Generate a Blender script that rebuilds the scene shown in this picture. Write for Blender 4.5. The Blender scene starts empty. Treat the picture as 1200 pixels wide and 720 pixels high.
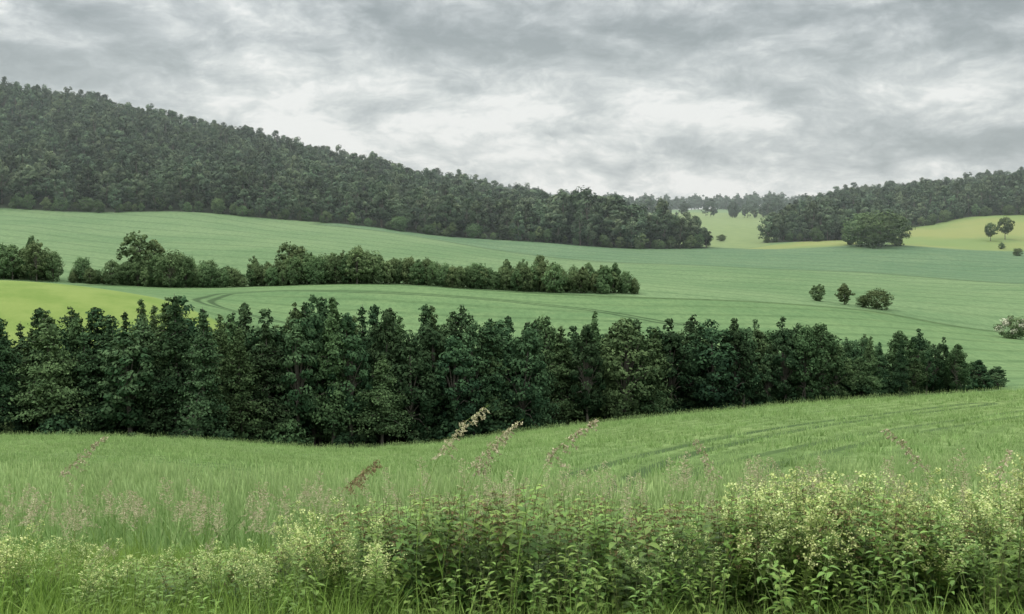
import bpy, math, numpy as np
from mathutils import Vector
rng=np.random.default_rng(7)
F=1448.0; PITCH=math.atan(110/F)
scene=bpy.context.scene
# ------------------------------------------------------------------ survey helpers
def r_of(py): return -np.tan(np.arctan((np.asarray(py,float)-360)/F)+PITCH)
def u_of(px): return (np.asarray(px,float)-600)/F
def pchip(x,y,xq):
    x=np.asarray(x,float); y=np.asarray(y,float)
    h=np.diff(x); d=np.diff(y,axis=0)/h.reshape((-1,)+(1,)*(y.ndim-1))
    m=np.zeros_like(y)
    a=d[:-1]; b=d[1:]
    h1=h[:-1].reshape((-1,)+(1,)*(y.ndim-1)); h2=h[1:].reshape((-1,)+(1,)*(y.ndim-1))
    w1=2*h2+h1; w2=h2+2*h1
    with np.errstate(all='ignore'):
        mm=(w1+w2)/(w1/a+w2/b)
    m[1:-1]=np.where(a*b>0,mm,0); m[0]=d[0]; m[-1]=d[-1]
    i=np.clip(np.searchsorted(x,xq)-1,0,len(x)-2)
    hh=h[i]; t=(xq-x[i])/hh
    sh=(-1,)+(1,)*(y.ndim-1)
    t=np.clip(t,0,1).reshape(sh); hh=hh.reshape(sh)
    return ((1+2*t)*(1-t)**2*y[i]+t*(1-t)**2*hh*m[i]+t*t*(3-2*t)*y[i+1]+t*t*(t-1)*hh*m[i+1])
ROWS=[12,20,40,70,95,115,140,200,280,340,400,440,550,700,850,1000,1200,1500,2200,6000]
COL={
-900:[640,590,545,520,505,515,525,470,320,322,328,322,290,255,225,150, 90,100,130,220],
0:   [640,595,550,525,512,522,527,470,328,333,337,330,300,270,245,185,124,135,150,225],
200: [640,597,553,527,514,524,530,475,352,348,341,335,306,277,250,208,164,165,190,235],
400: [640,600,560,540,529,532,531,470,400,365,337,332,308,285,262,236,208,206,212,240],
600: [640,598,550,523,510,515,525,475,405,375,350,341,322,300,284,268,250,245,234,248],
700: [640,596,545,512,498,505,520,475,410,378,355,343,325,305,290,278,262,254,244,249],
800: [640,594,540,500,487,495,510,470,412,382,358,347,330,310,291,281,265,253,247,249],
900: [640,593,536,495,478,488,500,465,415,385,364,350,333,312,292,281,268,253,244,250],
1000:[640,592,533,490,470,480,492,460,418,390,370,355,335,313,291,275,255,244,246,249],
1100:[640,591,531,486,464,474,485,458,424,398,380,362,338,315,291,268,247,238,240,245],
1200:[640,590,530,482,458,468,478,456,432,408,388,368,340,317,293,260,232,225,235,245],
2000:[640,588,520,470,440,452,465,450,435,415,392,370,340,310,280,240,200,190,210,240]}
NEARY=[2.5,6,8.5]; NEARZ=[-1.75,-2.28,-2.62]
cols=sorted(COL); us=u_of(cols)
lys=np.log(np.array(NEARY+ROWS,float))
R=np.array([[z/y for y,z in zip(NEARY,NEARZ)]+list(r_of(COL[c])) for c in cols])
LYQ=np.linspace(lys[0],lys[-1],900)
T1=pchip(lys,R.T,LYQ)
UQ=np.linspace(us[0],us[-1],500)
T=pchip(us,T1.T,UQ)
def smooth(a,ax,n):
    k=np.ones(n)/n
    pad=[(0,0),(0,0)]; pad[ax]=(n//2,n//2)
    ap=np.pad(a,pad,mode='edge')
    return np.apply_along_axis(lambda v:np.convolve(v,k,'valid'),ax,ap)
for _ in range(2): T=smooth(T,1,9); T=smooth(T,0,17)
def hmap(X,Y):
    X=np.asarray(X,float); Y=np.asarray(Y,float)
    Yc=np.clip(Y,2.6,5900); u=np.clip(X/Yc,UQ[0]+1e-4,UQ[-1]-1e-4); l=np.log(Yc)
    a=(u-UQ[0])/(UQ[1]-UQ[0]); b=(l-LYQ[0])/(LYQ[1]-LYQ[0])
    i=np.clip(a.astype(int),0,len(UQ)-2); j=np.clip(b.astype(int),0,len(LYQ)-2)
    fa=a-i; fb=np.clip(b-j,0,1)
    r=T[i,j]*(1-fa)*(1-fb)+T[i+1,j]*fa*(1-fb)+T[i,j+1]*(1-fa)*fb+T[i+1,j+1]*fa*fb
    z=r*Yc
    z=z+np.clip((Y-250)/300,0,1)*(0.9*np.sin(X/37+1)*np.sin(Y/61)+0.6*np.sin(X/19+Y/43))
    return z
def ground_at(px,py,ymin,ymax=3000):
    ys=np.exp(np.linspace(math.log(ymin),math.log(ymax),1500)); u=float(u_of(px))
    z=hmap(u*ys,ys); rr=z/ys; t=float(r_of(py))
    k=np.where(rr>=t)[0]
    i=k[0] if len(k) else int(np.argmax(rr))
    return u*ys[i],ys[i],z[i]
def P(px,Y): return (float(u_of(px))*Y,Y)
# ------------------------------------------------------------------ mesh helpers
def mk_mesh(name,V,Fq,attrs=None,mat=None,mats=None,midx=None,smoothf=False):
    me=bpy.data.meshes.new(name); V=np.asarray(V,np.float32); Fq=np.asarray(Fq,np.int32)
    me.vertices.add(len(V)); me.vertices.foreach_set('co',V.ravel())
    n=Fq.shape[1]
    me.loops.add(Fq.size); me.loops.foreach_set('vertex_index',Fq.ravel())
    me.polygons.add(len(Fq)); me.polygons.foreach_set('loop_start',np.arange(0,Fq.size,n,dtype=np.int32))
    me.update(calc_edges=True)
    if attrs:
        for k,v in attrs.items():
            a=me.attributes.new(k,'FLOAT','POINT'); a.data.foreach_set('value',np.asarray(v,np.float32))
    for m in (mats or ([mat] if mat else [])): me.materials.append(m)
    if midx is not None: me.polygons.foreach_set('material_index',np.asarray(midx,np.int32))
    if smoothf: me.polygons.foreach_set('use_smooth',np.ones(len(Fq),bool))
    me.validate(); me.update()
    return me
class MB:
    def __init__(s): s.v=[];s.f=[];s.a=[];s.m=[];s.n=0
    def add(s,V,Fq,sh,mi):
        V=np.asarray(V,float).reshape(-1,3); Fq=np.asarray(Fq,int).reshape(-1,4)
        s.v.append(V); s.f.append(Fq+s.n); s.n+=len(V)
        s.a.append(np.broadcast_to(np.asarray(sh,float),(len(V),)).copy()); s.m.append(np.full(len(Fq),mi))
    def tube(s,pts,rad,sh=0.5,mi=0,k=5):
        pts=np.asarray(pts,float); n=len(pts); rad=np.asarray(rad,float)
        d=np.gradient(pts,axis=0); d/=np.linalg.norm(d,axis=1)[:,None]+1e-9
        up=np.array([0.13,0.9,0.2]); a=np.cross(d,up); a/=np.linalg.norm(a,axis=1)[:,None]+1e-9; b=np.cross(d,a)
        th=np.arange(k)*2*math.pi/k
        V=pts[:,None]+rad[:,None,None]*(np.cos(th)[None,:,None]*a[:,None]+np.sin(th)[None,:,None]*b[:,None])
        f=[(i*k+j,i*k+(j+1)%k,(i+1)*k+(j+1)%k,(i+1)*k+j) for i in range(n-1) for j in range(k)]
        s.add(V,f,sh,mi)
    def quads(s,C,size,sh,mi,rg,flat=0.0,asp=0.6,out=None,rndn=.55):
        n=len(C); N=rg.normal(size=(n,3)); N[:,2]+=flat*np.sign(N[:,2]+1e-6)
        if out is not None: N=N*rndn+out
        N/=np.linalg.norm(N,axis=1)[:,None]
        A=rg.normal(size=(n,3)); A-=N*(A*N).sum(1)[:,None]; A/=np.linalg.norm(A,axis=1)[:,None]; B=np.cross(N,A)
        sz=(np.broadcast_to(size,(n,))*rg.uniform(.6,1.4,n))[:,None]
        V=np.stack([C-A*sz,C-B*sz*asp+N*sz*.2,C+A*sz,C+B*sz*asp+N*sz*.2],1)
        f=np.arange(4*n).reshape(n,4)
        s.add(V.reshape(-1,3),f,np.repeat(np.broadcast_to(sh,(n,)),4),mi)
    def leaf(s,base,dirv,L,W,droop,sh,mi,seg=4,fold=0.25,prof=None):
        d=np.array(dirv,float); d/=np.linalg.norm(d)+1e-9
        side=np.cross(d,[0,0,1.]); ln=np.linalg.norm(side); side=side/ln if ln>1e-3 else np.array([1.,0,0])
        pts=[];p=np.array(base,float);dd=d.copy()
        for i in range(seg+1):
            pts.append(p.copy()); p=p+dd*L/seg; dd[2]-=droop/seg; dd/=np.linalg.norm(dd)
        pts=np.array(pts); t=np.linspace(0,1,seg+1)
        w=(np.sin(np.pi*t**0.75)*W/2) if prof is None else prof(t)*W/2
        up=np.array([0,0,1.])*fold
        Lv=pts+side*w[:,None]+up*w[:,None]; Rv=pts-side*w[:,None]+up*w[:,None]
        V=np.concatenate([pts,Lv,Rv]); n=seg+1
        f=[(i,i+1,n+i+1,n+i) for i in range(seg)]+[(i+1,i,2*n+i,2*n+i+1) for i in range(seg)]
        s.add(V,f,sh,mi)
    def blade(s,base,dirv,L,W,droop,sh,mi,seg=4):
        d=np.array(dirv,float); d/=np.linalg.norm(d)
        side=np.cross(d,[.3,.2,1.]); side/=np.linalg.norm(side)+1e-9
        th=rng.uniform(0,3.14); side=side*math.cos(th)+np.cross(d,side)*math.sin(th)
        p=np.array(base,float);dd=d.copy();pts=[]
        for i in range(seg+1):
            pts.append(p.copy()); p=p+dd*L/seg; dd[2]-=droop*(i+1)/seg/seg*2; dd/=np.linalg.norm(dd)
        pts=np.array(pts); t=np.linspace(0,1,seg+1); w=(W/2*(1-t**2*0.92))[:,None]
        V=np.concatenate([pts+side*w,pts-side*w]); n=seg+1
        s.add(V,[(i,i+1,n+i+1,n+i) for i in range(seg)],sh,mi)
        return pts
    def mesh(s,name,mats,sm=False):
        return mk_mesh(name,np.concatenate(s.v),np.concatenate(s.f),{'shade':np.concatenate(s.a)},mats=mats,midx=np.concatenate(s.m),smoothf=sm)
# ------------------------------------------------------------------ node helper
class NT:
    def __init__(s,t): s.t=t
    def n(s,ty,**k):
        x=s.t.nodes.new(ty)
        for a,b in k.items(): setattr(x,a,b)
        return x
    def l(s,a,b): s.t.links.new(a,b)
    def put(s,sock,v):
        if isinstance(v,bpy.types.NodeSocket): s.l(v,sock)
        elif v is not None: sock.default_value=v
    def m(s,op,a,b=None,c=None,clamp=False):
        x=s.n('ShaderNodeMath',operation=op,use_clamp=clamp)
        s.put(x.inputs[0],a); s.put(x.inputs[1],b); s.put(x.inputs[2],c); return x.outputs[0]
    def mix(s,f,a,b,bt='MIX'):
        x=s.n('ShaderNodeMix',data_type='RGBA',blend_type=bt); s.put(x.inputs[0],f)
        s.put(x.inputs[6],a if isinstance(a,bpy.types.NodeSocket) else (*a,1)); s.put(x.inputs[7],b if isinstance(b,bpy.types.NodeSocket) else (*b,1)); return x.outputs[2]
    def ss(s,v,a,b,lo=0.,hi=1.):
        x=s.n('ShaderNodeMapRange',interpolation_type='SMOOTHSTEP'); s.put(x.inputs[0],v)
        x.inputs[1].default_value=a;x.inputs[2].default_value=b;x.inputs[3].default_value=lo;x.inputs[4].default_value=hi; return x.outputs[0]
    def noise(s,v,sc,det=4,ro=.5,dist=0.):
        x=s.n('ShaderNodeTexNoise'); s.put(x.inputs['Vector'],v); x.inputs['Scale'].default_value=sc
        x.inputs['Detail'].default_value=det; x.inputs['Roughness'].default_value=ro; x.inputs['Distortion'].default_value=dist; return x.outputs[0]
    def attr(s,nm): 
        x=s.n('ShaderNodeAttribute',attribute_name=nm); return x.outputs['Fac']
    def vscale(s,v,sc,loc=(0,0,0),rot=(0,0,0)):
        x=s.n('ShaderNodeMapping'); s.put(x.inputs[0],v); x.inputs['Scale'].default_value=sc; x.inputs['Location'].default_value=loc; x.inputs['Rotation'].default_value=rot; return x.outputs[0]
def newmat(name):
    m=bpy.data.materials.new(name); m.use_nodes=True; m.node_tree.nodes.clear(); return m,NT(m.node_tree)
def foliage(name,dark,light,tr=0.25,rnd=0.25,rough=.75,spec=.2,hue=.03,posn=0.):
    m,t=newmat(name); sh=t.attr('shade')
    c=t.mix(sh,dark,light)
    h=t.n('ShaderNodeHueSaturation'); t.l(c,h.inputs['Color'])
    if posn>0:   # variation from place to place instead of per plant
        g=t.n('ShaderNodeNewGeometry'); nn=t.noise(t.vscale(g.outputs['Position'],(1,1,0)),posn,4,.7); r0=t.ss(nn,.3,.7)
        r1=t.noise(t.vscale(g.outputs['Position'],(1,1,0),(40,9,0)),posn*.6,2)
    else:
        oi=t.n('ShaderNodeObjectInfo'); r0=oi.outputs['Random']; r1=t.m('FRACT',t.m('MULTIPLY',r0,7.31))
    t.put(h.inputs['Value'],t.m('MULTIPLY_ADD',r0,2*rnd,1-rnd))
    t.put(h.inputs['Hue'],t.m('MULTIPLY_ADD',r1,hue,.5-hue/2))
    o=t.n('ShaderNodeOutputMaterial')
    if spec>0:
        p=t.n('ShaderNodeBsdfPrincipled'); t.l(h.outputs[0],p.inputs['Base Color']); p.inputs['Roughness'].default_value=rough
        p.inputs['Specular IOR Level'].default_value=spec
    else:
        p=t.n('ShaderNodeBsdfDiffuse'); t.l(h.outputs[0],p.inputs['Color'])
    if tr>0:
        tl=t.n('ShaderNodeBsdfTranslucent'); t.l(h.outputs[0],tl.inputs[0])
        mx=t.n('ShaderNodeMixShader'); mx.inputs[0].default_value=tr; t.l(p.outputs[0],mx.inputs[1]); t.l(tl.outputs[0],mx.inputs[2]); t.l(mx.outputs[0],o.inputs[0])
    else: t.l(p.outputs[0],o.inputs[0])
    return m
def bark(name,c):
    m,t=newmat(name); tc=t.n('ShaderNodeTexCoord'); n=t.noise(t.vscale(tc.outputs['Object'],(1,1,.2)),6,4)
    p=t.n('ShaderNodeBsdfPrincipled'); t.l(t.mix(n,tuple(x*.5 for x in c),tuple(x*1.5 for x in c)),p.inputs['Base Color']); p.inputs['Roughness'].default_value=.9
    o=t.n('ShaderNodeOutputMaterial'); t.l(p.outputs[0],o.inputs[0]); return m
M_bark=bark('bark',(.11,.10,.085))
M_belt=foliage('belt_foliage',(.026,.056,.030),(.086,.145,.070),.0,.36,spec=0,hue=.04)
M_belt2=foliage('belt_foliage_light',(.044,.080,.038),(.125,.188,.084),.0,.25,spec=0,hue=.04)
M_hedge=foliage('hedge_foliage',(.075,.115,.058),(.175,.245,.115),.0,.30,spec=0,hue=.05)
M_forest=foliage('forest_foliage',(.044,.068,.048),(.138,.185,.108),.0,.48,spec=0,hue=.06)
M_far=foliage('far_foliage',(.07,.10,.075),(.13,.17,.12),.0,.2,spec=0)  # distance haze painted into the leaf colour: lifted darks, slightly bluer
M_white=foliage('elder_blossom',(.45,.45,.36),(.65,.65,.52),.0,.1,spec=0)
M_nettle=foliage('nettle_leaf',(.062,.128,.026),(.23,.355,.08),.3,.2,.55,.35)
M_stem=foliage('weed_stem',(.10,.15,.05),(.20,.22,.10),0,.2)
M_brown=foliage('seed_brown',(.20,.15,.08),(.36,.27,.15),0,.2)
M_cream=foliage('bedstraw_flower',(.42,.51,.18),(.72,.76,.40),.2,.12,spec=0)
M_grass=foliage('verge_grass',(.11,.20,.03),(.29,.42,.095),.3,.2,.6,.3,posn=1.2)
M_straw=foliage('seed_straw',(.30,.27,.17),(.56,.50,.36),.0,.2,spec=0)
M_wheat=foliage('wheat_leaf',(.172,.280,.096),(.345,.46,.20),.0,.17,spec=0,posn=.22,hue=.02)
# ------------------------------------------------------------------ collections & scatter
def lib(name,meshes):
    c=bpy.data.collections.new(name)
    for i,me in enumerate(meshes): c.objects.link(bpy.data.objects.new('%s_variant_%02d'%(name,i),me))
    return c
def scatter(name,pts,scl,rot,coll,idx,real=False):
    pts=np.asarray(pts,np.float32); n=len(pts)
    me=bpy.data.meshes.new(name); me.vertices.add(n); me.vertices.foreach_set('co',pts.ravel())
    a=me.attributes.new('scl','FLOAT_VECTOR','POINT'); a.data.foreach_set('vector',np.asarray(scl,np.float32).ravel())
    a=me.attributes.new('rot','FLOAT_VECTOR','POINT'); a.data.foreach_set('vector',np.asarray(rot,np.float32).ravel())
    a=me.attributes.new('idx','INT','POINT'); a.data.foreach_set('value',np.asarray(idx,np.int32))
    ob=bpy.data.objects.new(name,me); scene.collection.objects.link(ob)
    g=bpy.data.node_groups.new(name+'_nodes','GeometryNodeTree')
    g.interface.new_socket('Geometry',in_out='INPUT',socket_type='NodeSocketGeometry')
    g.interface.new_socket('Geometry',in_out='OUTPUT',socket_type='NodeSocketGeometry')
    N=g.nodes.new; L=g.links.new
    gi=N('NodeGroupInput'); go=N('NodeGroupOutput'); ip=N('GeometryNodeInstanceOnPoints'); ci=N('GeometryNodeCollectionInfo')
    ci.inputs['Collection'].default_value=coll; ci.inputs['Separate Children'].default_value=True; ci.inputs['Reset Children'].default_value=True
    def na(nm,ty):
        x=N('GeometryNodeInputNamedAttribute'); x.data_type=ty; x.inputs[0].default_value=nm
        return [o for o in x.outputs if o.enabled and o.name=='Attribute'][0]
    er=N('FunctionNodeEulerToRotation'); L(na('rot','FLOAT_VECTOR'),er.inputs[0])
    L(gi.outputs[0],ip.inputs['Points']); L(ci.outputs[0],ip.inputs['Instance']); ip.inputs['Pick Instance'].default_value=True
    L(na('idx','INT'),ip.inputs['Instance Index']); L(er.outputs[0],ip.inputs['Rotation']); L(na('scl','FLOAT_VECTOR'),ip.inputs['Scale'])
    if real:
        ri=N('GeometryNodeRealizeInstances'); L(ip.outputs[0],ri.inputs[0]); L(ri.outputs[0],go.inputs[0])
    else: L(ip.outputs[0],go.inputs[0])
    md=ob.modifiers.new('scatter','NODES'); md.node_group=g
    return ob
def rz(n,tilt=0.0):
    return np.stack([rng.normal(0,tilt,n) if tilt else np.zeros(n),rng.normal(0,tilt,n) if tilt else np.zeros(n),rng.uniform(0,6.283,n)],1)
# ------------------------------------------------------------------ tree makers
def broadleaf(name,h,r,base,ncl,npc,leaf,seed,mat,mat2=None,crs=1.,dw=.5,rndn=.55,s0m=.55,topw=.25):
    rg=np.random.default_rng(seed); b=MB()
    cz=(h+base)/2; rzv=(h-base)/2
    lean=rg.normal(0,.03*h,2)
    b.tube([(0,0,-.6),(lean[0]*.2,lean[1]*.2,base*.6+.1),(lean[0]*.5,lean[1]*.5,cz),(lean[0],lean[1],h*.88)],[h*.022,h*.018,h*.011,h*.003],mi=0,k=7)
    for i in range(ncl):
        d=rg.normal(size=3); d/=np.linalg.norm(d); rad=rg.uniform(.35,1)**.4
        fz=d[2]*rad
        wob=1+.18*math.sin(3*math.atan2(d[1],d[0])+seed)+.12*rg.normal()
        prof=1.0 if fz<0 else (1-topw*fz)
        c=np.array([d[0]*rad*r*wob*prof+lean[0]*.4,d[1]*rad*r*wob*prof+lean[1]*.4,cz+fz*rzv*(1+.08*rg.normal())])
        cr=r*rg.uniform(.18,.36)*crs
        q=rg.normal(size=(npc,3)); q/=np.linalg.norm(q,axis=1)[:,None]; o=q+d*dw+np.array([0,0,.25]); q*=(rg.uniform(.4,1,npc)**.5)[:,None]
        q[:,2]*=.75
        C=c+q*cr
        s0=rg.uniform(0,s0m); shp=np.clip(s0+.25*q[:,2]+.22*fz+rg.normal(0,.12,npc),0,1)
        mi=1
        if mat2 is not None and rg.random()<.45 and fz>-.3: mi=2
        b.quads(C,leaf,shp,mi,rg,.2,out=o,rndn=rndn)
        if i%4==0:
            s=np.array([lean[0]*.3,lean[1]*.3,base+.2*(h-base)+.3*max(0,c[2]-base)*.5]); mid=(s+c)/2+np.array([0,0,.04*h])
            b.tube([s,mid,c],[h*.008,h*.005,h*.002],mi=0,k=4)
    return b.mesh(name,[M_bark,mat]+([mat2] if mat2 else []))
def spire(name,h,r,base,leaf,seed,mat,dens=1.0,tip=.88):
    rg=np.random.default_rng(seed); b=MB()
    b.tube([(0,0,-1),(0,0,base),(rg.normal(0,.1),rg.normal(0,.1),h*.6),(0,0,h)],[h*.016,h*.013,h*.008,h*.001],mi=0,k=7)
    nbr=int(170+rg.integers(0,30))
    for i in range(nbr):
        t=rg.uniform(0,1)**1.0*.985; zz=base+t*(h-base)
        rr=r*min(1,(t+.14)/.30)**.6*(1-t)**tip+ .07
        a=rg.uniform(0,6.283)
        bulge=1+.20*math.sin(t*19+seed)+.14*math.sin(t*11+2*a+2*seed)
        L=rr*rg.uniform(.5,1.22)*bulge
        up=rg.uniform(-.35,.30)+.25*t
        e=np.array([math.cos(a)*L,math.sin(a)*L,zz+L*up]); s=np.array([0,0,zz])
        if rg.random()<.4: b.tube([s,(s+e)/2+[0,0,.05*L],e],[.05,.035,.015],mi=0,k=3)
        n=int((7+30*L)*dens); q=rg.uniform(.15,1.08,n)**.75
        spread=(.12+.22*np.sin(np.pi*np.clip(q,0,1)))*L*.75+.06
        C=s+(e-s)*q[:,None]+rg.normal(size=(n,3))*spread[:,None]*np.array([1,1,.5])
        C[:,2]-=.14*L*q*q; C[:,2]=np.minimum(C[:,2],h*1.01)
        s0=rg.uniform(0,.5)
        o=np.tile(np.array([math.cos(a)*.7,math.sin(a)*.7,.8]),(n,1))
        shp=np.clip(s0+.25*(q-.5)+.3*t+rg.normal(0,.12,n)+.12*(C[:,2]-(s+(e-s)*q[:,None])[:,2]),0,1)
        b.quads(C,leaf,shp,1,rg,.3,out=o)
    return b.mesh(name,[M_bark,mat])
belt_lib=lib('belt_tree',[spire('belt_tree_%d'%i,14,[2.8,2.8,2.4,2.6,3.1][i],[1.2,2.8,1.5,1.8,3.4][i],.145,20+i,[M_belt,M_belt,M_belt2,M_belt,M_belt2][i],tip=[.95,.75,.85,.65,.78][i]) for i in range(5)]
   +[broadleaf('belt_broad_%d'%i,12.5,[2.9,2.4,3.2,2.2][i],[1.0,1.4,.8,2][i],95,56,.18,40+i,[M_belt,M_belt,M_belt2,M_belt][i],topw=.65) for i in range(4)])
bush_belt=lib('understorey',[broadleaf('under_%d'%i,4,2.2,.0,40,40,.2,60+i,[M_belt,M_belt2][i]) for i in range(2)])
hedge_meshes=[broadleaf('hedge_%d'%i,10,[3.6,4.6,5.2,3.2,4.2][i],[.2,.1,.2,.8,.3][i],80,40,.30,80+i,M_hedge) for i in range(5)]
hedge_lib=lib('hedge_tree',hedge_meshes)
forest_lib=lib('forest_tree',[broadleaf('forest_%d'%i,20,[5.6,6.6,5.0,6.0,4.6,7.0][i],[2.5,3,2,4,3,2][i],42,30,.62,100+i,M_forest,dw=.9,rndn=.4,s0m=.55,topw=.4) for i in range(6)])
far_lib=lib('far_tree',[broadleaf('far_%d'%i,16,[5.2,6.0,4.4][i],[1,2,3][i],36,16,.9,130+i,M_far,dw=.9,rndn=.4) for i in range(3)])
# ------------------------------------------------------------------ polygons
def sd_poly(X,Y,poly):
    shp=X.shape; x=X.ravel(); y=Y.ravel(); n=len(poly); best=np.full(x.shape,1e18); ins=np.zeros(x.shape,bool)
    for i in range(n):
        ax,ay=poly[i]; bx,by=poly[(i+1)%n]; dx,dy=bx-ax,by-ay
        t=np.clip(((x-ax)*dx+(y-ay)*dy)/(dx*dx+dy*dy+1e-9),0,1)
        best=np.minimum(best,(x-ax-t*dx)**2+(y-ay-t*dy)**2)
        c=((ay>y)!=(by>y)); ins^= c&(x<(bx-ax)*(y-ay)/((by-ay) if by!=ay else 1e-9)+ax)
    d=np.sqrt(best); return np.where(ins,d,-d).reshape(shp)
def gp(pts,ymin,ymax=3000): return [ground_at(px,py,ymin,ymax)[:2] for px,py in pts]
def spl(pts,k=8):
    pts=np.array(pts,float); t=np.arange(len(pts)); q=np.linspace(0,len(pts)-1,(len(pts)-1)*k+1)
    return [tuple(p) for p in pchip(t,pts,q)]
knoll=[P(-900,225),P(-900,300)]+[P(-300,296),P(0,292),P(90,290),P(180,284),P(262,262)]+[P(330,215)]
forestL=[P(-700,842),P(-300,845),P(0,850),P(200,848),P(400,852),P(500,850),P(600,846),P(700,850),P(790,852),P(832,862),P(822,885),P(760,925),P(700,1010),P(650,1150),P(640,1330),P(-700,1330)]
forestR=[P(893,935),P(950,925),P(1000,950),P(1060,1020),P(1130,1060),P(1200,1050),P(1400,1030),P(1900,1000),P(1900,1550),P(990,1600),P(960,1350),P(925,1100)]
f3=spl([P(-1300,440)]+gp([(0,333),(200,336)],395)+gp([(400,333),(600,342),(800,350),(1000,362),(1150,386)],300,600)+[P(1500,370)])+[P(2600,370),P(2600,2500),P(-1300,2500)]
f3b=spl(gp([(365,263),(480,276),(600,296),(750,309),(1000,319),(1200,333)],460,900))+[P(1700,560),P(1700,860),P(850,870),P(600,860),P(400,860)]
yel=[P(868,868),P(930,862),P(985,858),P(1010,870),P(1010,985),P(985,965),P(935,925),P(900,905)]
yel2=[P(1040,868),P(1120,850),P(1200,842),P(1500,830),P(1500,1060),P(1200,1060),P(1120,1065),P(1062,1030)]
farf=[P(700,985),P(760,925),P(822,893),P(868,875),P(900,910),P(930,1100),P(960,1300),P(960,1700),P(660,1700),P(660,1200)]
tramA=spl(gp([(640,598),(690,566),(760,540),(850,518),(960,498),(1060,485),(1150,474)],14,93))
tramD=spl(gp([(800,580),(880,545),(960,526),(1080,503),(1220,482)],14,93))
tramB=spl([P(-300,60),P(0,58),P(120,55),P(230,50),P(330,44)])
tramC=spl(gp([(320,376),(262,362),(238,352),(262,345),(330,341),(440,343),(560,350),(680,362),(790,380)],250,420))
def sd_line(X,Y,pl):
    shp=X.shape;x=X.ravel();y=Y.ravel();best=np.full(x.shape,1e18);sg=np.ones(x.shape)
    for i in range(len(pl)-1):
        ax,ay=pl[i];bx,by=pl[i+1];dx,dy=bx-ax,by-ay
        t=np.clip(((x-ax)*dx+(y-ay)*dy)/(dx*dx+dy*dy+1e-9),0,1)
        d=(x-ax-t*dx)**2+(y-ay-t*dy)**2; m=d<best; best=np.where(m,d,best)
        cr=dx*(y-ay)-dy*(x-ax); sg=np.where(m,np.sign(cr),sg)
    return (np.sqrt(best)*sg).reshape(shp)
# ------------------------------------------------------------------ ground sheet
nx,ny=861,1050
tx=np.linspace(-1,1,nx); xs=9*np.sinh(tx*math.asinh(6000/9))
ty=np.linspace(-math.asinh(300/9),math.asinh(5900/9),ny); ysg=9*np.sinh(ty)
yy=np.unique(np.concatenate([ysg[::2],np.exp(np.linspace(math.log(8),math.log(1700),720))])); ysg=yy; ny=len(ysg)
X,Y=np.meshgrid(xs,ysg); Z=hmap(X,Y)
V=np.stack([X,Y,Z],-1).reshape(-1,3)
ii=(np.arange(ny-1)[:,None]*nx+np.arange(nx-1)[None]).ravel()
Fq=np.stack([ii,ii+1,ii+nx+1,ii+nx],1)
attrs={'sd_knoll':sd_poly(X,Y,knoll),'sd_fl':np.maximum(sd_poly(X,Y,forestL),sd_poly(X,Y,forestR)),
 'sd_f3':sd_poly(X,Y,f3),'sd_f3b':sd_poly(X,Y,f3b),'sd_yel':np.maximum(sd_poly(X,Y,yel),sd_poly(X,Y,yel2)),'sd_far':sd_poly(X,Y,farf),
 'sd_tram':sd_line(X,Y,tramA),'sd_tramb':sd_line(X,Y,tramB),'sd_tramc':sd_line(X,Y,tramC),'sd_tramd':sd_line(X,Y,tramD),
 'tram2':(Y-300-.0011*(X-20)**2 -0.10*X), 'tram3':(Y+0.55*X+25*np.sin(X/160))}
attrs={k:v.ravel() for k,v in attrs.items()}
M_ground,t=newmat('meadow_and_crops')
geo=t.n('ShaderNodeNewGeometry'); pos=geo.outputs['Position']; sp=t.n('ShaderNodeSeparateXYZ'); t.l(pos,sp.inputs[0]); px_=sp.outputs[0]; py_=sp.outputs[1]
flat=t.vscale(pos,(1,1,0))
big=t.noise(flat,.012,4,.55); med=t.noise(flat,.09,4,.6); fine=t.noise(t.vscale(pos,(1,.5,0)),1.3,5,.7)
fleck=t.noise(t.vscale(pos,(.5,.16,0)),1.,3,.8)
en=t.m('MULTIPLY',t.m('SUBTRACT',t.noise(flat,.25,3),.5),3.)
def edge(nm,w=1.0): return t.ss(t.m('ADD',t.attr(nm),en),-w,w)
def lines(nm,period,off,half,wid):
    q=t.m('SUBTRACT',t.m('MODULO',t.m('ADD',t.attr(nm),10000.+off),period),period/2)
    return t.ss(t.m('ABSOLUTE',t.m('SUBTRACT',t.m('ABSOLUTE',q),half)),wid,wid*.3)
def track(nm,half,w0,w1,hi=1.):
    return t.ss(t.m('ABSOLUTE',t.m('SUBTRACT',t.m('ABSOLUTE',t.attr(nm)),half)),w0,w1,0.,hi)
c_near=t.mix(t.ss(big,.35,.65),(.122,.194,.066),(.166,.238,.088))
c_near=t.mix(t.ss(med,.35,.7),c_near,t.mix(.25,c_near,(.25,.30,.12)))
c_near=t.mix(t.ss(fine,.35,.6),t.mix(1.0,c_near,(.62,.66,.6),'MULTIPLY'),c_near)
rows=t.m('SINE',t.m('MULTIPLY',t.attr('sd_tram'),3.3))
c_near=t.mix(t.ss(rows,-.9,.7),t.mix(1.,c_near,(.72,.76,.7),'MULTIPLY'),c_near)
trA=track('sd_tram',.95,.5,.25,.95); trD=track('sd_tramd',.95,.45,.2,.75); trB=track('sd_tramb',.95,.5,.2,.6)
c_near=t.mix(t.m('MAXIMUM',t.m('MAXIMUM',trA,trD),trB),c_near,(.045,.08,.027))
c_f2=t.mix(t.ss(big,.3,.7),(.088,.158,.071),(.124,.197,.090))
c_f2=t.mix(lines('tram2',24.,0,1.3,1.5),c_f2,t.mix(1.,c_f2,(.74,.77,.74),'MULTIPLY'))
c_f2=t.mix(t.ss(med,.4,.75,0,.35),c_f2,(.16,.225,.105))
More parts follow.
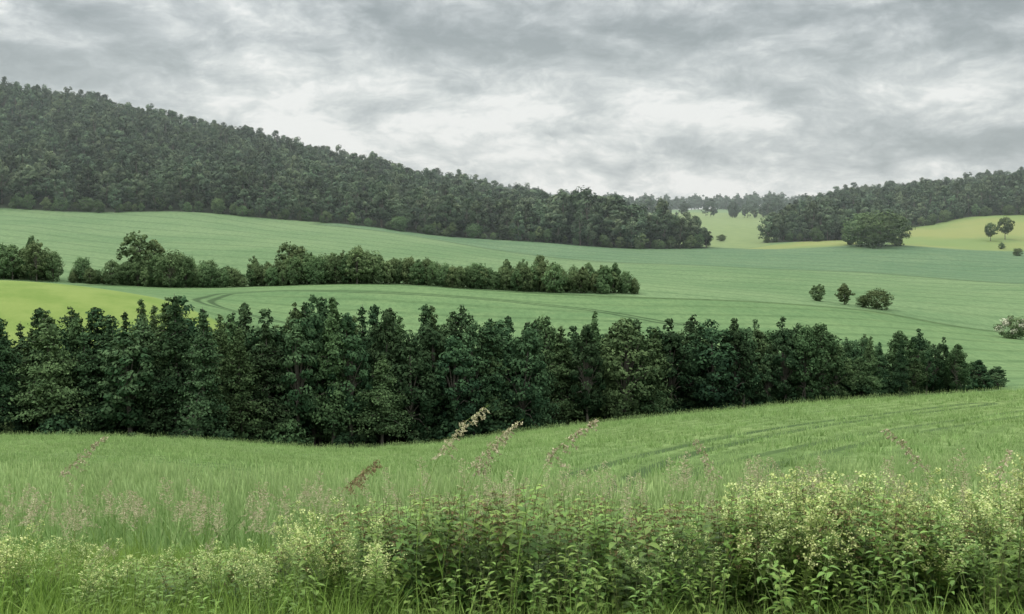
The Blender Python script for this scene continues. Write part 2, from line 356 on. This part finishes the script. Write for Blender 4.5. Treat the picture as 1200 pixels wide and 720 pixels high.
c_f2=t.mix(track('sd_tramc',1.9,1.5,.6,.9),c_f2,(.038,.07,.03))
c_f3=t.mix(t.ss(big,.3,.7),(.101,.171,.084),(.140,.209,.107))
c_f3b=t.mix(t.ss(big,.3,.7),(.082,.149,.084),(.104,.170,.097))
c_3=t.mix(edge('sd_f3b',2.),c_f3,c_f3b)
c_3=t.mix(lines('tram3',30.,0,1.6,1.8),c_3,t.mix(1.,c_3,(.76,.79,.77),'MULTIPLY'))
c_3=t.mix(t.ss(med,.4,.75,0,.3),c_3,(.165,.225,.12))
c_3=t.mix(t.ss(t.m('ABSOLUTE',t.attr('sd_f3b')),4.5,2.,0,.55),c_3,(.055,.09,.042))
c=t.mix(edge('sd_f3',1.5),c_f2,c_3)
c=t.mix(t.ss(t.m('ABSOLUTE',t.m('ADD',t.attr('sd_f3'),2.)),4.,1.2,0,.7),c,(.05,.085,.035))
c=t.mix(t.ss(fleck,.3,.65),t.mix(1.,c,(.80,.83,.80),'MULTIPLY'),t.mix(1.,c,(1.1,1.08,1.05),'MULTIPLY'))
c=t.mix(edge('sd_far',3.),c,t.mix(t.ss(med,.3,.7),(.145,.20,.088),(.18,.23,.105)))
c=t.mix(edge('sd_yel',3.),c,t.mix(t.ss(big,.4,.6),(.205,.23,.088),(.15,.21,.078)))
c=t.mix(edge('sd_knoll',1.5),c,t.mix(t.ss(med,.3,.7),(.130,.195,.048),(.182,.238,.070)))
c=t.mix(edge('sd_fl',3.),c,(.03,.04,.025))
c=t.mix(t.ss(py_,112,118),c_near,c)
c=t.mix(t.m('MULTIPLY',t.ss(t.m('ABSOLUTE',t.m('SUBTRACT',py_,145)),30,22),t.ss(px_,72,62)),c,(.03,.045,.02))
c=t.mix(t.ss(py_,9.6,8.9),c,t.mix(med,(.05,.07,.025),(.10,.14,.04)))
p=t.n('ShaderNodeBsdfPrincipled'); t.l(c,p.inputs['Base Color']); p.inputs['Roughness'].default_value=.95; p.inputs['Specular IOR Level'].default_value=.1
bp=t.n('ShaderNodeBump'); bp.inputs['Strength'].default_value=.6; bp.inputs['Distance'].default_value=.25; t.l(fine,bp.inputs['Height']); t.l(bp.outputs[0],p.inputs['Normal'])
o=t.n('ShaderNodeOutputMaterial'); t.l(p.outputs[0],o.inputs[0])
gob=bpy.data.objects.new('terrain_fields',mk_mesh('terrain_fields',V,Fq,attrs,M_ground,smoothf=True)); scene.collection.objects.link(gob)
# ------------------------------------------------------------------ humid air over the far valley (real scattering volume)
M_air,t=newmat('humid_air'); vs=t.n('ShaderNodeVolumeScatter'); vs.inputs['Color'].default_value=(.84,.94,1,1); vs.inputs['Density'].default_value=.00018; vs.inputs['Anisotropy'].default_value=.2
o=t.n('ShaderNodeOutputMaterial'); t.l(vs.outputs[0],o.inputs['Volume'])
Vb=[(x,y,z) for z in (-120,320) for y in (500,2700) for x in (-2600,2600)]
Fb=[(0,2,3,1),(4,5,7,6),(0,1,5,4),(2,6,7,3),(0,4,6,2),(1,3,7,5)]
ao=bpy.data.objects.new('background_haze',mk_mesh('background_haze',Vb,Fb,mat=M_air)); scene.collection.objects.link(ao)
# ------------------------------------------------------------------ forests
def forest(name,poly,coll,nv,sp,smin,smax,scalef=None):
    pl=np.array(poly); x0,y0=pl.min(0); x1,y1=pl.max(0)
    gx,gy=np.meshgrid(np.arange(x0,x1,sp),np.arange(y0,y1,sp)); gx=gx+rng.uniform(-.5,.5,gx.shape)*sp; gy=gy+rng.uniform(-.5,.5,gx.shape)*sp
    s=sd_poly(gx,gy,poly)+rng.normal(0,1.5,gx.shape); k=s>0
    px=gx[k];py=gy[k];n=len(px)
    z=hmap(px,py)-.4; sc=rng.uniform(smin,smax,n)*(1+.12*np.sin(px/31)*np.sin(py/23+px/60))
    edge_=np.clip(s[k]/12,0,1); sc*=.72+.28*edge_
    if scalef is not None: sc*=scalef(px,py)
    return scatter(name,np.stack([px,py,z],1),np.stack([sc*rng.uniform(.85,1.15,n)]*2+[sc*rng.uniform(.85,1.15,n)],1),rz(n,.05),coll,rng.integers(0,nv,n))
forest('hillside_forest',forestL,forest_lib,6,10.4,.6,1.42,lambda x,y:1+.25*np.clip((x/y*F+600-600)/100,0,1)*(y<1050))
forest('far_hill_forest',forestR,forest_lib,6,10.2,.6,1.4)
def along(poly,step,jit):
    out=[]
    for (ax,ay),(bx,by) in zip(poly[:-1],poly[1:]):
        L=math.hypot(bx-ax,by-ay); n=max(1,int(L/step))
        for i in range(n): out.append((ax+(bx-ax)*i/n+rng.normal(0,jit),ay+(by-ay)*i/n+rng.normal(0,jit)))
    return np.array(out)
def rowscat(name,pts,coll,idx,sc,scz=None,tilt=0.):
    n=len(pts); z=hmap(pts[:,0],pts[:,1])-.3; sc=np.broadcast_to(sc,(n,)); scz=sc if scz is None else np.broadcast_to(scz,(n,))
    return scatter(name,np.stack([pts[:,0],pts[:,1],z],1),np.stack([sc,sc,scz],1),rz(n,tilt),coll,idx)
e=np.concatenate([along(forestL[:10],7,2.5),along(forestR[:8],8,3)])
rowscat('forest_edge_shrubs',e,hedge_lib,rng.integers(0,5,len(e)),rng.uniform(.35,1.1,len(e)))
d=np.concatenate([along([P(560,1560),P(640,1500),P(700,1480),P(840,1500)],7,6),along([P(858,1450),P(945,1420)],4,11),along([P(875,1480),P(945,1480)],4,11),along([P(690,1400),P(770,1380)],8,5)])
rowscat('skyline_trees',d,far_lib,rng.integers(0,3,len(d)),rng.uniform(.35,1.45,len(d)))
d=np.concatenate([along([P(430,2180),P(1100,2180)],7,25),along([P(430,2220),P(1000,2220)],7,30),along([P(600,2100),P(940,2050)],8,25),along([P(450,2050),P(640,2050)],10,15),along([P(850,1900),P(960,1850)],6,30)])
rowscat('horizon_trees',d,far_lib,rng.integers(0,3,len(d)),rng.uniform(.6,1.7,len(d)))
# ------------------------------------------------------------------ hedge row
hx=[-300,0,30,60,80,100,125,150,170,200,228,250,272,300,340,400,450,500,550,600,635,670,700,725,745]
ht=[278,290,284,292,314,308,314,304,300,297,310,302,316,310,297,291,300,305,310,310,305,312,309,314,324]
pts=[];sc=[]
for px in np.arange(-300,748,6.0):
    if 60<px<80 or 284<px<293: continue
    for dY in (0,7):
        q=px+rng.normal(0,2.2); Yh=438+dY+rng.normal(0,2)+ (8 if px<60 else 0)
        x=float(u_of(q))*Yh; z=float(hmap(x,Yh)); top=np.interp(q,hx,ht)+rng.normal(3,5.)
        H=max(2.5,float(r_of(top))*Yh-z)
        pts.append((x,Yh)); sc.append(H/10.2*(1 if rng.random()<.75 else .7))
pts=np.array(pts); sc=np.array(sc)
rowscat('hedgerow_trees',pts,hedge_lib,rng.integers(0,5,len(pts)),np.clip(sc,.45,1.1)*rng.uniform(.55,.9,len(sc)),sc)
# ------------------------------------------------------------------ main tree belt
bx=[-500,0,60,130,200,260,330,400,460,520,600,680,760,830,900,960,1020,1080,1120,1150,1180,1240]
bt=[375,370,358,358,343,360,348,350,364,355,372,364,372,372,371,379,381,389,400,422,430,440]
by=[135,134,134,134,134,134,136,138,142,147,153,158,163,168,173,178,184,190,196,202,206,212]
pts=[];scx=[];scz=[];idx=[]
for row in range(3):
    px=-480+row*7
    while px<1172:
        Yb=np.interp(px,bx,by)+row*5-3+rng.normal(0,1.5)
        q=px+rng.normal(0,5); x=float(u_of(q))*Yb; z=float(hmap(x,Yb))
        top=np.interp(q,bx,bt)+abs(rng.normal(0,16))-6+(rng.random()<.2)*20
        H=max(3.,float(r_of(top))*Yb-z)
        k=int(rng.integers(0,5)) if rng.random()<(.80 if q<700 else .45) else int(rng.integers(5,9))
        hh=14 if k<5 else 12.7
        pts.append((x,Yb)); scz.append(H/hh); scx.append(np.clip(H/hh,.6,1.15)*rng.uniform(.75,1.2)); idx.append(k)
        px+=rng.uniform(12,27)*140/Yb*1.12
pts=np.array(pts)
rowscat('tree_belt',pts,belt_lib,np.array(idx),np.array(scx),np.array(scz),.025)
e=[]
for q in np.arange(-450,1165,12):
    Yb=np.interp(q,bx,by)+rng.uniform(-7,12); e.append((float(u_of(q))*Yb,Yb))
e=np.array(e); rowscat('tree_belt_understorey',e,bush_belt,rng.integers(0,2,len(e)),rng.uniform(.5,1.1,len(e)))
# ------------------------------------------------------------------ single trees and bushes
def single(name,me,px,py,ymin,hpx,wfac=1.,h0=10.,ymax=3000):
    x,y,z=ground_at(px,py,ymin,ymax); H=hpx/F*y; s=H/h0
    o=bpy.data.objects.new(name,me); scene.collection.objects.link(o); o.location=(x,y,z-.2); o.scale=(s*wfac,s*wfac,s); o.rotation_euler[2]=rng.uniform(0,6)
    return o
for px,py,h,w,k in [(960,353,20,1.2,0),(990,357,25,1.0,3),(1028,362,25,1.25,2),(1012,360,14,1.2,1)]:
    single('field_bush',hedge_meshes[k],px,py,330,h,w)
elder=broadleaf('elder_bush',7,4.2,.1,70,60,.22,301,M_hedge,M_white)
single('flowering_elder_bush',elder,1190,397,330,28,1.0,7.)
for px,py,h,w,k in [(1008,289,38,1.15,1),(1030,290,44,1.1,2),(1048,288,36,1.2,4),(995,287,26,1.1,0)]:
    single('oak_tree',hedge_meshes[k],px,py,700,h,w)
M_lone=broadleaf('lone_tree',10,3.4,2.6,60,40,.28,311,M_hedge)
ash=[broadleaf('ash_tree_%d'%i,10,[3.4,2.6][i],[1.2,1.8][i],80,34,.25,330+i,M_hedge,crs=.85) for i in range(2)]
for px,py,h,w,k in [(160,334,62,1.0,0),(181,334,54,1.,1),(338,332,48,.9,0),(352,332,44,1.,1),(632,338,40,.8,1),(418,333,44,.9,0),(14,328,42,.9,1),(42,330,48,.9,0),(690,338,32,.8,1)]:
    single('ash_tree',ash[k],px,py,432,h,w,ymax=455)
for px,py,h in [(1160,283,22),(1177,281,27)]: single('field_tree',M_lone,px,py,700,h)
for px,py,h,w,k in [(1192,300,9,1.5,1),(828,290,18,1.,3),(1173,292,8,1.3,0),(845,283,8,1.6,1)]: single('round_bush',hedge_meshes[k],px,py,700,h,w)
# ------------------------------------------------------------------ wheat in near field
def wheat(seed,nb=16,H=.42,W=.012,R=.2,ears=5):
    b=MB()
    for i in range(nb):
        a=rng.uniform(0,6.28); r=rng.uniform(0,R); L=H*rng.uniform(.6,1.15)
        b.blade((r*math.cos(a),r*math.sin(a),-.05),(rng.normal(0,.3),rng.normal(0,.3),1),L,W*rng.uniform(.7,1.3),rng.uniform(.1,1.0),rng.uniform(0,.9),0,3)
    for i in range(ears):
        a=rng.uniform(0,6.28); r=rng.uniform(0,R); p=np.array([r*math.cos(a),r*math.sin(a),0.]); tdir=np.array([rng.normal(0,.08),rng.normal(0,.08),1]); L=H*rng.uniform(.95,1.2)
        q=p+tdir*L; b.tube([p,q],[.003,.002],.6,0,3); b.tube([q,q+tdir*.05,q+tdir*.1],[.003,.008,.001],.95,0,3)
    return b.mesh('wheat',[M_wheat])
wheat_lib=lib('wheat_tuft',[wheat(i,14,.42,.016,.24) for i in range(4)])
wheat_far=lib('wheat_tuft_wide',[wheat(i,18,.34,.05,.6,5) for i in range(3)])
def fieldpts(y0,y1,dens,um=.56):
    n=int(dens*um*(y1*y1-y0*y0)); y=np.sqrt(rng.uniform(y0*y0,y1*y1,n)); x=rng.uniform(-um,um,n)*y
    da=sd_line(x,y,tramA)
    a=np.abs(np.abs(da)-.95); d_=np.abs(np.abs(sd_line(x,y,tramD))-.95); b=np.abs(np.abs(sd_line(x,y,tramB))-.95)
    k=((a>.55)|(rng.random(n)<.08))&((d_>.45)|(rng.random(n)<.25))&((b>.4)|(rng.random(n)<.3)); return x[k],y[k],.86+.28*np.sin(3.3*da[k])+.12*np.sin(x[k]/3.1+y[k]/5)
x,y,f=fieldpts(9.3,26,14); n=len(x); s=rng.uniform(.8,1.2,n)*f
scatter('wheat_crop_near',np.stack([x,y,hmap(x,y)-.05],1),np.stack([s,s,s],1),rz(n,.1),wheat_lib,rng.integers(0,4,n),True)
x,y,f=fieldpts(25,112,2.6); n=len(x); s=rng.uniform(.7,1.15,n)*f
scatter('wheat_crop',np.stack([x,y,hmap(x,y)-.08],1),np.stack([s*.8,s*.8,s],1),rz(n,.1),wheat_far,rng.integers(0,3,n),True)
# ------------------------------------------------------------------ verge plants
def nettle(seed,H=.95,top=True):
    b=MB(); lean=rng.normal(0,.07,2)
    hs=np.linspace(0,1,6); st=np.stack([lean[0]*hs**2*H*1.5,lean[1]*hs**2*H*1.5,hs*H],1)
    b.tube(st,np.linspace(.005,.002,6),.5,1,4)
    nn=int(rng.integers(12,16))
    for i in range(nn):
        t=.12+.86*i/nn; p=np.array([np.interp(t,hs,st[:,k]) for k in range(3)]); a0=i*1.57+rng.normal(0,.3)
        for s in (0,1):
            a=a0+s*3.14+rng.normal(0,.2); L=(.115 if t<.75 else .115*(1.25-t)*1.9)*rng.uniform(.7,1.2)
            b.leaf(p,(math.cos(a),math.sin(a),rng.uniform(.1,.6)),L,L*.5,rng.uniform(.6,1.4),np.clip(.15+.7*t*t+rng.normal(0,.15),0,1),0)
        if top and t>.6:
            for s in range(4):
                a=rng.uniform(0,6.28); e=p+np.array([math.cos(a)*.05,math.sin(a)*.05,-.015]); q=p+(e-p)*rng.uniform(.2,1,7)[:,None]+rng.normal(0,.005,(7,3))
                b.quads(q,.007,rng.uniform(.2,.9,7),2,rng)
    return b.mesh('nettle',[M_nettle,M_stem,M_brown])
def bigleaf(seed,H=.75):
    b=MB()
    for s in range(3):
        ln=rng.normal(0,.18,2); hs=np.linspace(0,1,5); st=np.stack([ln[0]*hs*H,ln[1]*hs*H,hs*H*rng.uniform(.8,1.1)],1); b.tube(st,np.linspace(.005,.002,5),.6,1,4)
        for i in range(12):
            t=.15+.85*i/12; p=np.array([np.interp(t,hs,st[:,k]) for k in range(3)]); a=i*2.4+rng.normal(0,.3); L=.135*rng.uniform(.6,1.1)*(1.1-.45*t)
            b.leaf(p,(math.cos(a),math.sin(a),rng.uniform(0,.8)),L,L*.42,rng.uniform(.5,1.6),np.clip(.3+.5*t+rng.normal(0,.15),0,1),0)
    return b.mesh('bigleaf',[M_nettle,M_stem])
def bedstraw(seed,H=.9,fl=1.0):
    b=MB()
    for s in range(4):
        ln=rng.normal(0,.26,2); hs=np.linspace(0,1,6); HH=H*rng.uniform(.75,1.1)
        st=np.stack([ln[0]*hs**1.5*HH,ln[1]*hs**1.5*HH,hs*HH],1); b.tube(st,np.linspace(.003,.0015,6),.7,1,3)
        for i in range(15):
            t=.12+.88*i/15; p=np.array([np.interp(t,hs,st[:,k]) for k in range(3)])
            for k in range(4):
                a=k*1.57+i; L=.075*rng.uniform(.7,1.3)*(1.2-.6*t)
                b.leaf(p,(math.cos(a),math.sin(a),.3),L,.027,.4,rng.uniform(.5,1),2,2,.1)
            if t>.62:
                for k in range(2):
                    a=rng.uniform(0,6.28); L=.13*(1.3-t)*rng.uniform(.6,1.3); e=p+np.array([math.cos(a)*L,math.sin(a)*L,L*.8]); b.tube([p,e],[.0012,.0008],.7,1,3)
                    n=int(13*fl); q=p+(e-p)*rng.uniform(.5,1.1,n)[:,None]+rng.normal(0,.011,(n,3)); b.quads(q,.0070,rng.uniform(0,1,n),0,rng,.6,.9)
    return b.mesh('bedstraw',[M_cream,M_stem,M_nettle])
def grass(seed,H=.55,n=22,W=.008,R=.1):
    b=MB()
    for i in range(n):
        a=rng.uniform(0,6.28); r=rng.uniform(0,R); o=rng.uniform(.1,.55)
        b.blade((r*math.cos(a),r*math.sin(a),-.02),(math.cos(a)*o,math.sin(a)*o,1),H*rng.uniform(.5,1.2),W*rng.uniform(.6,1.3),rng.uniform(.3,1.6),rng.uniform(0,1),0,4)
    return b.mesh('grass',[M_grass])
def panicle(seed,H=1.15,droop=.5,dens=1.,mat=M_straw,size=.0045,t0=.76,br=.07):
    b=MB(); a=rng.uniform(0,6.28) if seed<50 else 0.; hs=np.linspace(0,1,11); k=droop*hs**3*.28*H
    st=np.stack([k*math.cos(a)+rng.normal(0,.04)*hs,k*math.sin(a)+rng.normal(0,.04)*hs,hs*H-droop*.12*H*hs**4],1); b.tube(st,np.linspace(.0024,.0010,11),.4,1,3)
    for i in range(13):
        t=t0+(1-t0)*i/13; p=np.array([np.interp(t,hs,st[:,c]) for c in range(3)])
        for s in range(3):
            an=rng.uniform(0,6.28); L=br*(1.1-(t-t0)/(1-t0)*.7)*rng.uniform(.5,1.2); e=p+np.array([math.cos(an)*L,math.sin(an)*L,L*(.5-droop)]); b.tube([p,e],[.0009,.0006],.5,0,3)
            n=int(4*dens); q=p+(e-p)*rng.uniform(.4,1.1,n)[:,None]+rng.normal(0,.004,(n,3)); b.quads(q,size,rng.uniform(0,1,n),0,rng,0,.45)
    for i in range(3):
        t=rng.uniform(.1,.5); p=np.array([np.interp(t,hs,st[:,c]) for c in range(3)]); an=rng.uniform(0,6.28)
        b.blade(p,(math.cos(an)*.4,math.sin(an)*.4,1),.25,.005,1.2,.5,1,5)
    return b.mesh('panicle',[mat,M_grass])
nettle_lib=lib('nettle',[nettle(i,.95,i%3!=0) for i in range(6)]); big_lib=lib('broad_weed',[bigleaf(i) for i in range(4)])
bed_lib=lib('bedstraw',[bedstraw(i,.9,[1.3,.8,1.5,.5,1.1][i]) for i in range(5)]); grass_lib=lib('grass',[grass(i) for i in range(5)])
pan_lib=lib('panicle',[panicle(i,1.1,[.2,.5,.9,.4,.7][i],1.2,size=.0055) for i in range(5)])
def tops(xpx,tab):
    return np.interp(xpx,[a for a,b in tab],[b for a,b in tab])
def zone(name,coll,nv,n,x0,x1,y0,y1,tab,h0,jit=.12,tilt=.07,prob=None,minh=.2,real=False):
    y=rng.uniform(y0,y1,n); px=rng.uniform(x0,x1,n); x=u_of(px)*y
    if prob is not None: k=rng.random(n)<np.interp(px,*prob); x,y,px=x[k],y[k],px[k]
    n=len(x); z=hmap(x,y); H=(r_of(tops(px,tab))*y-z)*(1-abs(rng.normal(0,jit,n)))*rng.uniform(.88,1.03,n)
    H=np.maximum(H,minh); s=H/h0; w=np.clip(s,.6,1.3)
    return scatter(name,np.stack([x,y,z-.02],1),np.stack([w,w,s],1),rz(n,tilt),coll,rng.integers(0,nv,n),real)
nt=[(-900,640),(0,652),(300,640),(370,602),(430,574),(520,560),(620,555),(680,572),(760,574),(830,570),(900,560),(960,552),(1040,560),(1100,580),(1160,580),(1200,570),(1900,570)]
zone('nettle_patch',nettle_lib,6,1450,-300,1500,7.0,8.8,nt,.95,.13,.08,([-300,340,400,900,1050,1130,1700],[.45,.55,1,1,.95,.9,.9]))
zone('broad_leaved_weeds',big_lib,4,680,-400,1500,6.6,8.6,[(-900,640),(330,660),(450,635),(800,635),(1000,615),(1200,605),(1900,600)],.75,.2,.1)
zone('bedstraw_flowers',bed_lib,5,130,-400,430,6.6,9.0,[(-900,605),(60,614),(200,645),(300,636),(350,608),(420,572)],.85,.2,.12,([-600,0,150,330,420],[.5,.5,.4,.8,1]))
zone('bedstraw_flowers',bed_lib,5,200,780,1500,6.8,8.6,[(780,596),(860,578),(930,546),(1010,534),(1060,565),(1120,592),(1170,542),(1700,545)],.85,.2,.14,([780,900,940,1040,1070,1140,1180,1700],[.1,.35,1,1,.2,.35,1,.6]))
zone('verge_grass',grass_lib,5,2600,-400,1600,4.3,7.2,[(-900,705),(300,700),(600,715),(1900,700)],.5,.3,.12,None,.18,True)
zone('tall_grass',grass_lib,5,1700,-400,460,6.6,9.6,[(-900,620),(60,632),(200,655),(330,645),(460,640)],.55,.25,.14,None,.25,True)
zone('tall_grass',grass_lib,5,700,400,1500,8.2,9.6,[(400,620),(1900,610)],.55,.25,.14,None,.25,True)
zone('seeding_grass_stalks',pan_lib,5,190,-400,480,7.0,9.6,[(-900,545),(40,545),(150,550),(350,545),(480,540)],1.08,.16,.1,None,.2,True)
zone('seeding_grass_stalks',pan_lib,5,150,480,1500,7.2,9.4,[(480,535),(900,520),(1150,515),(1900,520)],1.08,.14,.1,None,.2,True)
brome=[panicle(50+i,1.3,1.1,2,M_straw,.0075,.75,.055) for i in range(3)]
M_dock=panicle(59,1.2,1.3,2,M_brown,.007,.80,.05)
for px,py,me,ro,Yp in [(490,466,brome[0],0,6.4),(512,488,brome[1],.3,6.6),(602,474,brome[2],-.3,6.5),(540,500,brome[0],.5,6.8),(28,505,brome[1],.2,7.0),(362,512,M_dock,.1,6.9),(378,520,M_dock,.9,7.1),(1108,495,brome[0],3.,7.0),(1165,530,brome[2],1,7.0),(860,520,brome[1],2.,7.0)]:
    x=float(u_of(px))*Yp; z=float(hmap(x,Yp)); H=float(r_of(py))*Yp-z
    o=bpy.data.objects.new('brome_grass_stalk' if me is not M_dock else 'dock_stalk',me); scene.collection.objects.link(o); o.location=(x,Yp,z); s=H/1.16; o.scale=(s,s,s); o.rotation_euler=(0,0,ro)
# ------------------------------------------------------------------ sky
SE=math.radians(50); SAZ=math.radians(-75)
w=bpy.data.worlds.new('World'); scene.world=w; w.use_nodes=True; w.node_tree.nodes.clear(); t=NT(w.node_tree)
try: w.cycles.sampling_method='MANUAL'; w.cycles.sample_map_resolution=256
except Exception as ex: print(ex)
tc=t.n('ShaderNodeTexCoord'); D=tc.outputs['Generated']; s=t.n('ShaderNodeSeparateXYZ'); t.l(D,s.inputs[0]); dz=s.outputs[2]; dx=s.outputs[0]
sky=t.n('ShaderNodeTexSky',sky_type='NISHITA'); sky.sun_disc=False; sky.sun_elevation=SE; sky.sun_rotation=SAZ
wn=t.n('ShaderNodeTexNoise'); t.l(t.vscale(D,(1,1,2.4)),wn.inputs['Vector']); wn.inputs['Scale'].default_value=9; wn.inputs['Detail'].default_value=3
wv=t.n('ShaderNodeVectorMath',operation='MULTIPLY_ADD'); t.l(wn.outputs['Color'],wv.inputs[0]); wv.inputs[1].default_value=(.07,.07,.028); t.l(D,wv.inputs[2]); W=wv.outputs[0]
def fb(off,sc,det,ro,dist=0.,zs=2.6): return t.noise(t.vscale(W,(1,1,zs),off),sc,det,ro,dist)
n1=fb((3.1,1.7,.35),7.0,8,.6); n1b=fb((3.088,1.7,.305),7.0,8,.6)
n2=fb((9,4,2.3),2.6,2,.5,0,3.4); n3=fb((5,8,1),24,5,.64,0,2.0)
relief=t.m('SUBTRACT',n1,n1b)
bil=t.m('ABSOLUTE',t.m('MULTIPLY_ADD',n3,2.,-1.))
val=t.m('ADD',t.m('MULTIPLY',t.m('SUBTRACT',n1,.5),-2.3),.62)
val=t.m('ADD',val,t.m('MULTIPLY',relief,4.0))
val=t.m('ADD',val,t.m('MULTIPLY',t.m('SUBTRACT',n2,.5),-1.5))
val=t.m('ADD',val,t.m('MULTIPLY',t.m('SUBTRACT',bil,.2),.8))
val=t.m('ADD',val,t.ss(dz,.17,.08,-.24,.12))
val=t.m('ADD',val,t.m('MULTIPLY',t.ss(t.m('ABSOLUTE',t.m('SUBTRACT',dx,-.03)),.34,.0),.16))
val=t.m('ADD',val,t.m('MULTIPLY',t.ss(t.m('ABSOLUTE',t.m('SUBTRACT',dx,.12)),.24,.0),t.ss(dz,.045,.0,0,.45)))
cr=t.n('ShaderNodeValToRGB'); t.l(t.m('MULTIPLY_ADD',val,.82,.10),cr.inputs[0]); e=cr.color_ramp.elements
e[0].position=.0; e[0].color=(.24,.275,.30,1); e[1].position=1.; e[1].color=(.90,.92,.92,1)
for p_,c_ in [(.28,(.34,.38,.405,1)),(.52,(.48,.52,.545,1)),(.76,(.67,.71,.72,1))]:
    q=e.new(p_); q.color=c_
zen=t.ss(dz,.2,.65,0.,1.)
cl=t.mix(1.,cr.outputs[0],(10,10,10),'MULTIPLY')
cl=t.mix(1.,cl,t.mix(zen,(1,1,1),(4.9,4.7,4.1)),'MULTIPLY')
mx=t.mix(.95,sky.outputs[0],cl)
bg=t.n('ShaderNodeBackground'); t.l(mx,bg.inputs[0]); bg.inputs[1].default_value=.1
wo=t.n('ShaderNodeOutputWorld'); t.l(bg.outputs[0],wo.inputs[0])
sl=bpy.data.lights.new('sun','SUN'); sl.energy=1.5; sl.angle=math.radians(14); sl.color=(1,.95,.86)
so=bpy.data.objects.new('sun',sl); scene.collection.objects.link(so)
sd=Vector((math.sin(SAZ)*math.cos(SE),math.cos(SAZ)*math.cos(SE),math.sin(SE))); so.rotation_euler=sd.to_track_quat('Z','Y').to_euler()
# ------------------------------------------------------------------ camera
cam=bpy.data.cameras.new('camera'); co=bpy.data.objects.new('camera',cam); scene.collection.objects.link(co)
cam.sensor_width=36; cam.lens=36*F/1200; cam.clip_end=20000; cam.clip_start=.05
co.location=(0,0,0); co.rotation_euler=(math.pi/2-PITCH,0,0); scene.camera=co
scene.view_settings.view_transform='Standard'; scene.view_settings.look='None'; scene.view_settings.exposure=0
